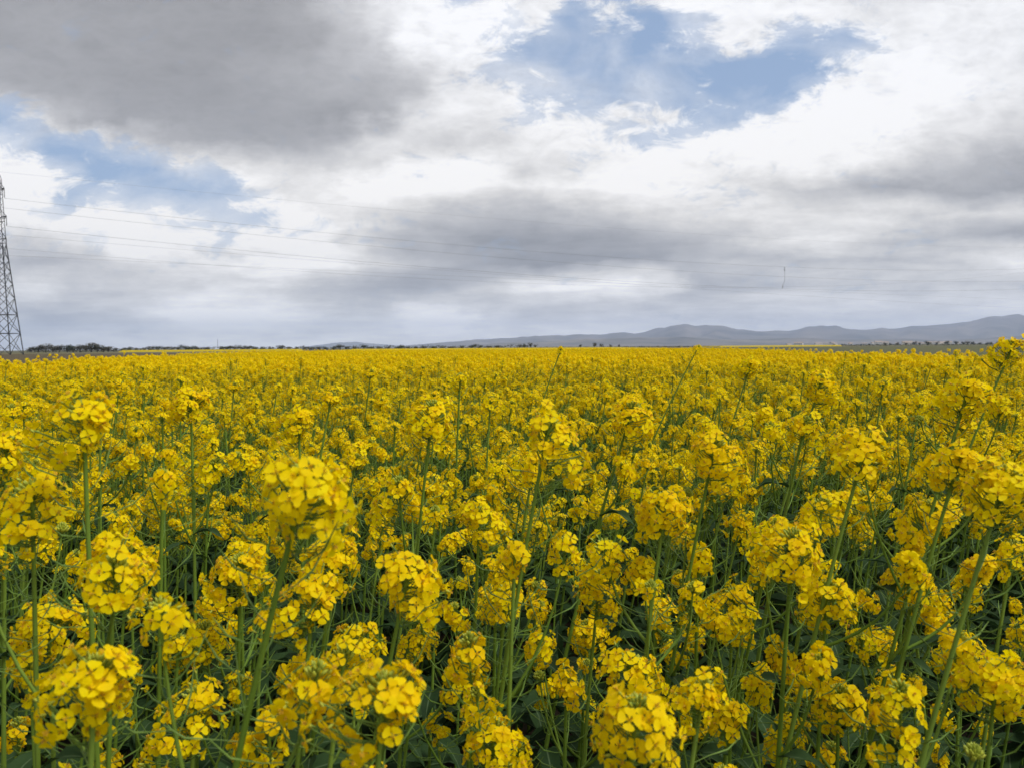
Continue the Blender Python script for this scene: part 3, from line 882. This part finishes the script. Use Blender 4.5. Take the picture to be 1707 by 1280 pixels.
# ------------------------------------------------------------------ the rapeseed plants that stand out
# (photo x, photo y of the head, width in photo pixels, lean in m per m, kind, nickname, label)
HERO = [
 (140, 722, 118, .00, 'full', 'the tall blurred head at upper left', 'tall rapeseed plant with blurred round head on straight stem, upper left'),
 (513, 838, 155, .17, 'full', 'the big leaning head left of centre', 'big blurred leaning rapeseed plant with green buds at its top, left of centre'),
 (915, 738, 96, .13, 'full', 'the round head at the centre', 'tall rapeseed plant with one round head and bare leaning stem at the centre'),
 (722, 700, 72, .08, 'full', 'the high head left of the centre', 'tall rapeseed plant with loose head, next left of the round centre head'),
 (498, 712, 62, .02, 'full', 'the head above the big leaning one', 'rapeseed plant with orange tinted head just above the big leaning plant'),
 (318, 678, 62, .02, 'full', 'the high head between the two left giants', 'rapeseed plant with pale head standing above its neighbours, left third of field'),
 (1055, 700, 66, .20, 'full', 'the high head right of the centre', 'tall leaning rapeseed plant, first high head right of the round centre one'),
 (1252, 618, 40, .22, 'full', 'the small high head right of centre', 'slim rapeseed plant with small high head below the mountain gap'),
 (1370, 650, 56, .24, 'full', 'the high head right of the mountain gap', 'leaning rapeseed plant rising over the right middle ground, long green stem'),
 (1445, 762, 92, .20, 'full', 'the wide head of the right middle ground', 'rapeseed plant with wide low head in the right middle ground'),
 (1615, 672, 82, .22, 'full', 'the large high head near the right edge', 'large leaning rapeseed plant with flat topped head near the right edge'),
 (1690, 590, 52, .28, 'full', 'the head on the skyline at far right', 'tallest rapeseed plant at far right, its head rising over the brown field'),
 (936, 585, 24, .24, 'side', 'the lone stalk on the skyline at centre', 'lone thin rapeseed stalk crossing the horizon left of the middle, small head'),
 (1164, 583, 24, .36, 'side', 'the lone stalk against the mountains', 'lone leaning rapeseed stalk with small head against the highest blue mountain'),
 (160, 1162, 158, .02, 'full', 'the giant blurred head at bottom left', 'nearest rapeseed plant, giant blurred head with green buds at bottom left'),
 (55, 850, 112, .00, 'full', 'the wide head by the left edge', 'rapeseed plant with wide flat head close to the left edge, mid height'),
 (12, 765, 88, .02, 'full', 'the blurred head cut by the left edge', 'blurred rapeseed plant cut by the left edge of the view'),
 (192, 955, 110, .04, 'full', 'the head under the tall upper left one', 'rapeseed plant whose head shows its green core, below the tall upper left one'),
 (82, 1052, 100, .02, 'full', 'the head above the giant bottom left one', 'rapeseed plant with orange yellow head above left of the giant bottom left one'),
 (328, 1192, 105, .03, 'full', 'the head with open green core at bottom left', 'low rapeseed plant with open flowers round a green bud core, bottom left'),
 (642, 1190, 158, .06, 'full', 'the big open head at bottom centre left', 'big near rapeseed plant with wide open flowers and bud tips, bottom left of centre'),
 (684, 975, 112, .13, 'full', 'the dense head left of the lower centre', 'rapeseed plant with dense tall yellow head on leaning stem, lower left of centre'),
 (525, 1010, 105, .10, 'full', 'the head below the big leaning one', 'rapeseed plant directly below the big leaning head, green bud patch on top'),
 (560, 940, 95, .10, 'full', 'the head right of the big leaning stem', 'rapeseed plant with crowded head just right of the big leaning stem'),
 (858, 940, 76, .03, 'side', 'the open head below the centre', 'rapeseed plant with separate four petal flowers and straight stem below the centre'),
 (1062, 1225, 148, .05, 'full', 'the big head at bottom right of centre', 'big near rapeseed plant with bright open flowers at the bottom, right of centre'),
 (1050, 1130, 96, .04, 'full', 'the head above the big bottom one', 'rapeseed plant with bud topped head just above the big bright bottom one'),
 (822, 1242, 102, .04, 'full', 'the low head at bottom centre', 'low rapeseed plant with round head at the bottom centre, buds beside it'),
 (1000, 985, 78, .06, 'full', 'the compact head right of the lower centre', 'rapeseed plant with compact bright head, right of the lower centre'),
 (1100, 1032, 68, .08, 'full', 'the drooping head right of the lower centre', 'rapeseed plant with drooping head on an arched stalk, lower right of centre'),
 (978, 1062, 66, .02, 'full', 'the orange head at lower centre', 'rapeseed plant with small orange yellow head in the dark gap, lower centre'),
 (1165, 932, 62, .01, 'side', 'the head on the straight bare stem', 'rapeseed plant with small hanging head on a straight stem full of seed pods'),
 (1225, 1012, 74, .04, 'full', 'the tall narrow head right of centre', 'rapeseed plant with tall narrow orange tinged head, right of the podded stem'),
 (1322, 925, 98, .02, 'full', 'the bright open head of the lower right', 'rapeseed plant with bright open flowers on a straight stem, lower right'),
 (1378, 1008, 92, .04, 'full', 'the dense head of the lower right', 'rapeseed plant with dense broad head just below the bright open one'),
 (1398, 1182, 92, .03, 'full', 'the low open head at bottom right', 'low rapeseed plant with open head over broad leaves, bottom right'),
 (1218, 1192, 70, .02, 'side', 'the small low head right of bottom centre', 'small low rapeseed plant with few flowers in the dark gap, right of bottom centre'),
 (1662, 1150, 112, .08, 'full', 'the full head at the right edge bottom', 'rapeseed plant with full round head near the bottom of the right edge'),
 (1600, 1090, 68, .02, 'full', 'the loose head left of the right edge', 'rapeseed plant with loose head half hidden behind a thick stem, lower right'),
 (1515, 985, 80, -.12, 'full', 'the left leaning head of the lower right', 'rapeseed plant leaning left with bright flat head, lower right'),
 (1678, 825, 112, .22, 'full', 'the broad head on the thick right stem', 'rapeseed plant with broad head on the thickest leaning stem at the right edge'),
 (945, 1142, 70, .02, 'side', 'the small head left of the big bottom one', 'rapeseed plant with small head and bud cluster in the dark lower centre'),
 (793, 1110, 62, .02, 'side', 'the small low head below the centre', 'small rapeseed plant with flat tuft of flowers, low below the centre'),
 (1470, 1078, 60, .10, 'full', 'the head on the diagonal stem', 'rapeseed plant with round head on a diagonal stem, lower right'),
 (1622, 1258, 62, .12, 'bud', 'the green bud cluster at bottom right', 'unopened rapeseed plant with round green bud cluster, bottom right'),
 (800, 880, 78, .05, 'full', 'the twin head below the centre left', 'rapeseed plant with bright broken head left below the round centre one'),
 (1192, 765, 82, .16, 'full', 'the middle head right of centre', 'rapeseed plant with flat wide head, between the centre and the right third'),
 (1600, 790, 92, .20, 'full', 'the second head under the large right one', 'rapeseed plant with broad head under the large high right one'),
 (272, 806, 72, .02, 'side', 'the flat tuft left of the big leaning one', 'rapeseed plant with flat three flower tuft on a thin stem, left part'),
 (402, 962, 90, .06, 'full', 'the head on the left of the leaning stem', 'rapeseed plant with crowded head touching the big leaning stem from the left'),
 (1110, 860, 88, .10, 'full', 'the wide head right below the centre', 'rapeseed plant with wide head in the middle, right of the bare centre stem'),
 (1556, 868, 80, .14, 'full', 'the head in the middle of the right part', 'rapeseed plant with ragged head left of the thick right stem'),
 (30, 1215, 60, .00, 'side', 'the small blurred head in the bottom left corner', 'small blurred rapeseed plant in the bottom left corner'),
]
GRP_NEAR = 'rapeseed plants at the front of the field'
heroes = []
for i, (x, y, w, lean, kind, nick, lab) in enumerate(HERO):
    rg = random.Random(1000 + i)
    S = {'full': .078, 'side': .060, 'bud': .036}[kind]
    D = F * S / w
    c = at(x, y, D)
    top = c + Vector((0, 0, .025 if kind == 'full' else .010 if kind == 'side' else 0))
    ly = rg.uniform(-.05, .05)
    base = Vector((c.x - lean * top.z, c.y + ly, 0))
    near = D < 1.15
    lone = D > 2.6
    parts = plant_spec(rg, (0, 0, 0), top - base, nbr=(1 if lone else 2 if near else 3), kind=kind, hs=(1.12 if kind == 'full' else .8 if lone else 1.1),
                       br_drop=((.28, .42) if lone else (.12, .30) if near else (.08, .22)))
    r = build_plant(parts, base)
    tag(r, lab, 'rapeseed plant', GRP_NEAR)
    heroes.append((x, y, D, w, nick))

# ------------------------------------------------------------------ filler plants, copies of ten originals
PRG = random.Random(404)
NP_ = 12
PSPEC = []
for k in range(NP_):
    lx = PRG.uniform(-.02, .12)
    PSPEC.append(plant_spec(PRG, (0, 0, 0), (lx * 1.1, PRG.uniform(-.04, .04), 1.10), nbr=(2 if k < 5 else PRG.choice((4, 5))), kind='full'))
prg = random.Random(9)
cand = []
sp = .172
yy_ = .50
while yy_ < 5.2:
    xx_ = -(.74 * yy_ + .5)
    while xx_ < .74 * yy_ + .5:
        cand.append((xx_ + prg.uniform(-.5, .5) * sp, yy_ + prg.uniform(-.5, .5) * sp))
        xx_ += sp
    yy_ += sp
cand.sort(key=lambda p: math.hypot(*p))
N_IND = 298 - len(HERO)
protos = {}
near_stuff = []
n_ind = 0
labels_used = {}
fill = []
for (x, y) in cand:
    h = prg.gauss(1.09, .075)
    h = max(.90, min(1.26, h))
    if prg.random() < .05: h = prg.uniform(1.26, 1.36)
    if y < 1.25: h = min(h, 1.12)
    if y < .75: h = min(h, 1.02)
    k = prg.randrange(5 if y < 2.3 else NP_); rz = prg.uniform(0, 6.28); tx = prg.uniform(-.06, .03); ty = prg.gauss(.03 + .05 * max(-.3, min(1.2, x / (y + .01) + .3)), .035)
    q = proj((x + ty * h, y, h - .03))
    ok = True
    if q is None: ok = y > .3
    else:
        for (hx, hy, hD, hw_, nick) in heroes:
            if q[2] < hD + .10 and abs(q[0] - hx) < .62 * hw_ + 40 / q[2] and -(.5 * hw_ + 45 / q[2]) < q[1] - hy < .45 * hw_ + 45 / q[2]:
                ok = False
    if prg.random() < (.60 if y < 1.5 else .42 if y < 2.1 else .18 if y < 2.8 else 0): ok = False
    if not ok: continue
    inframe = q is not None and -30 < q[0] < 1737 and q[1] < 1330
    if inframe and n_ind < N_IND:
        n_ind += 1
        fill.append((x, y, h, k, rz, tx, ty, q))
    else:
        near_stuff.append((x, y, h, k, rz, tx, ty))
D_IND = max(f[1] for f in fill)
NTH = ['', 'second ', 'third ', 'fourth ', 'fifth ', 'sixth ', 'seventh ', 'eighth ', 'ninth ', 'tenth ', 'eleventh ', 'twelfth ', 'thirteenth ', 'fourteenth ', 'fifteenth ']
for (x, y, h, k, rz, tx, ty, q) in fill:
    if k in protos: r = copy_tree(protos[k])
    else: r = protos[k] = build_plant(PSPEC[k], (0, 0, 0))
    r.location = (x, y, 0); s = h / 1.10; r.scale = (s, s, s)
    r.rotation_euler = (tx, ty, rz * 0 + prg.uniform(-.9, .9))
    best = min(heroes, key=lambda H: math.hypot(q[0] - H[0], q[1] - H[1]) + 25 * abs(q[2] - H[2]))
    dxp, dyp, dd = q[0] - best[0], q[1] - best[1], q[2] - best[2]
    if abs(dxp) > 1.3 * abs(dyp): rel = 'right of' if dxp > 0 else 'left of'
    else: rel = 'below' if dyp > 0 else 'above'
    near_w = 'farther ' if dd > .5 else 'nearer ' if dd < -.2 else ''
    adj = 'tall ' if h > 1.2 else 'short ' if h < 1.0 else ''
    core = '%s%srapeseed plant %s %s' % (adj, near_w, rel, best[4])
    n = labels_used.get(core, 0); labels_used[core] = n + 1
    lab = NTH[min(n, 14)] + core
    tag(r, lab.strip(), 'rapeseed plant', GRP_NEAR)
print('individual plants', n_ind + len(HERO), 'to depth', D_IND)

# ------------------------------------------------------------------ the rest of the field: one object of instanced plants
vcol = bpy.data.collections.new('plant_variants')
def merged(parts, name):
    mb = MB()
    for nm, b, m in parts:
        m = m if m is not None else Matrix.Identity(4)
        for q in (b if isinstance(b, tuple) else (b,)):
            if q.n: mb.add(q, m)
    o = bpy.data.objects.new(name, mb.mesh(name)); vcol.objects.link(o); return o
n_near = 8
for k in range(n_near): merged(PSPEC[k], 'variant_a%02d' % k)
for k in range(8): merged(plant_spec(PRG, (0, 0, 0), (PRG.uniform(0, .12) * 1.1, PRG.uniform(-.04, .04), 1.10), nbr=5, lod=1, hs=1.05), 'variant_b%02d' % k)
rs = np.random.RandomState(12)
pts, rot, scl, idx = [], [], [], []
for (x, y, h, k, rz, tx, ty) in near_stuff:
    pts.append((x, y, 0)); rot.append((tx, ty, prg.uniform(-.9, .9))); scl.append(h / 1.10); idx.append(k % n_near)
def scatter(y0, y1, s, far):
    nx = int(70 / s); ny = int((y1 - y0) / s)
    X, Y = np.meshgrid(np.linspace(-50, 24, nx), np.linspace(y0, y1, ny))
    X = (X + rs.uniform(-.5, .5, X.shape) * s).ravel(); Y = (Y + rs.uniform(-.5, .5, Y.shape) * s).ravel()
    keep = (np.abs(X) < .78 * Y + 2)
    X, Y = X[keep], Y[keep]
    for x, y in zip(X, Y):
        if not in_poly(x, y): continue
        patch = .035 * math.sin(x * .9 + 1.3 * math.sin(y * .5)) + .03 * math.sin(y * .7 + x * .35)
        h = min(1.25, max(.9, rs.normal(1.09 + patch, .06)))
        if rs.rand() < (.030 if y < 12 else .012): h = rs.uniform(1.24, 1.36)
        pts.append((x, y, 0)); rot.append((rs.uniform(-.06, .04), rs.normal(.07 + .04 * min(1, max(-1, x / y)), .05), rs.uniform(-3.1, 3.1) if far else rs.uniform(-1.2, 1.2)))
        scl.append(h / 1.10); idx.append(n_near + rs.randint(8) if far else rs.randint(n_near))
scatter(5.2, 12, .172, False)
scatter(12, 32, .185, True)
scatter(32, 92, .245, True)
me = bpy.data.meshes.new('rapeseed_field')
me.vertices.add(len(pts)); me.vertices.foreach_set('co', np.array(pts, dtype=np.float32).ravel())
a = me.attributes.new('rot', 'FLOAT_VECTOR', 'POINT'); a.data.foreach_set('vector', np.array(rot, dtype=np.float32).ravel())
a = me.attributes.new('scl', 'FLOAT', 'POINT'); a.data.foreach_set('value', np.array(scl, dtype=np.float32))
a = me.attributes.new('idx', 'INT', 'POINT'); a.data.foreach_set('value', np.array(idx, dtype=np.int32))
field = obj('rapeseed_field', me)
tag(field, 'dense yellow rapeseed in bloom filling the field behind the front plants', 'rapeseed field', kind='stuff')
gt = bpy.data.node_groups.new('scatter_plants', 'GeometryNodeTree')
gt.interface.new_socket('Geometry', in_out='INPUT', socket_type='NodeSocketGeometry')
gt.interface.new_socket('Geometry', in_out='OUTPUT', socket_type='NodeSocketGeometry')
gi, go = gt.nodes.new('NodeGroupInput'), gt.nodes.new('NodeGroupOutput')
ci = gt.nodes.new('GeometryNodeCollectionInfo'); ci.inputs['Collection'].default_value = vcol
ci.inputs['Separate Children'].default_value = True; ci.inputs['Reset Children'].default_value = True
mtp = gt.nodes.new('GeometryNodeMeshToPoints')
iop = gt.nodes.new('GeometryNodeInstanceOnPoints'); iop.inputs['Pick Instance'].default_value = True
def named(nm, ty):
    n = gt.nodes.new('GeometryNodeInputNamedAttribute'); n.data_type = ty; n.inputs['Name'].default_value = nm
    return n.outputs['Attribute']
e2r = gt.nodes.new('FunctionNodeEulerToRotation')
L = gt.links.new
L(gi.outputs[0], mtp.inputs['Mesh']); L(mtp.outputs[0], iop.inputs['Points'])
L(ci.outputs[0], iop.inputs['Instance']); L(named('idx', 'INT'), iop.inputs['Instance Index'])
L(named('rot', 'FLOAT_VECTOR'), e2r.inputs[0]); L(e2r.outputs[0], iop.inputs['Rotation'])
L(named('scl', 'FLOAT'), iop.inputs['Scale'])
L(iop.outputs[0], go.inputs[0])
md = field.modifiers.new('scatter', 'NODES'); md.node_group = gt
print('field instances', len(pts))

# low weeds and fallen leaves between the stems, near the camera
ub = MB(); ur = random.Random(88)
UL = [leaf(ur, ur.uniform(.14, .26), ur.uniform(.05, .09), 1) for _ in range(6)]
for i in range(2600):
    y = .5 + 5.0 * ur.random() ** .8; x = ur.uniform(-1, 1) * (.75 * y + .4)
    ub.add(ur.choice(UL), M4(Matrix.Rotation(ur.uniform(0, 6.28), 3, 'Z') @ Matrix.Rotation(ur.uniform(-.9, .2), 3, 'Y'), (x, y, ur.uniform(.02, .42)), ur.uniform(.7, 1.3)))
tag(obj('lower_foliage', ub.mesh('lower_foliage')), 'dark green lower leaves crowded under the flowering stems', 'foliage', kind='stuff')

# ------------------------------------------------------------------ haze
hm = bpy.data.materials.new('haze'); hm.use_nodes = True
ht = hm.node_tree; ht.nodes.clear(); HK = NT(ht)
pv = HK.n('ShaderNodeVolumePrincipled')
pv.inputs['Color'].default_value = (0.58, 0.71, 1.0, 1); pv.inputs['Density'].default_value = HAZE_D
pv.inputs['Anisotropy'].default_value = 0.0
HK.lk(pv.outputs[0], HK.n('ShaderNodeOutputMaterial').inputs['Volume'])
hz = MB(); box(hz, -15500, 15500, -400, 20000, -1.5, HAZE_TOP, 0)
tag(obj('haze', hz.mesh('haze', [hm], smooth=False)), kind='stuff')
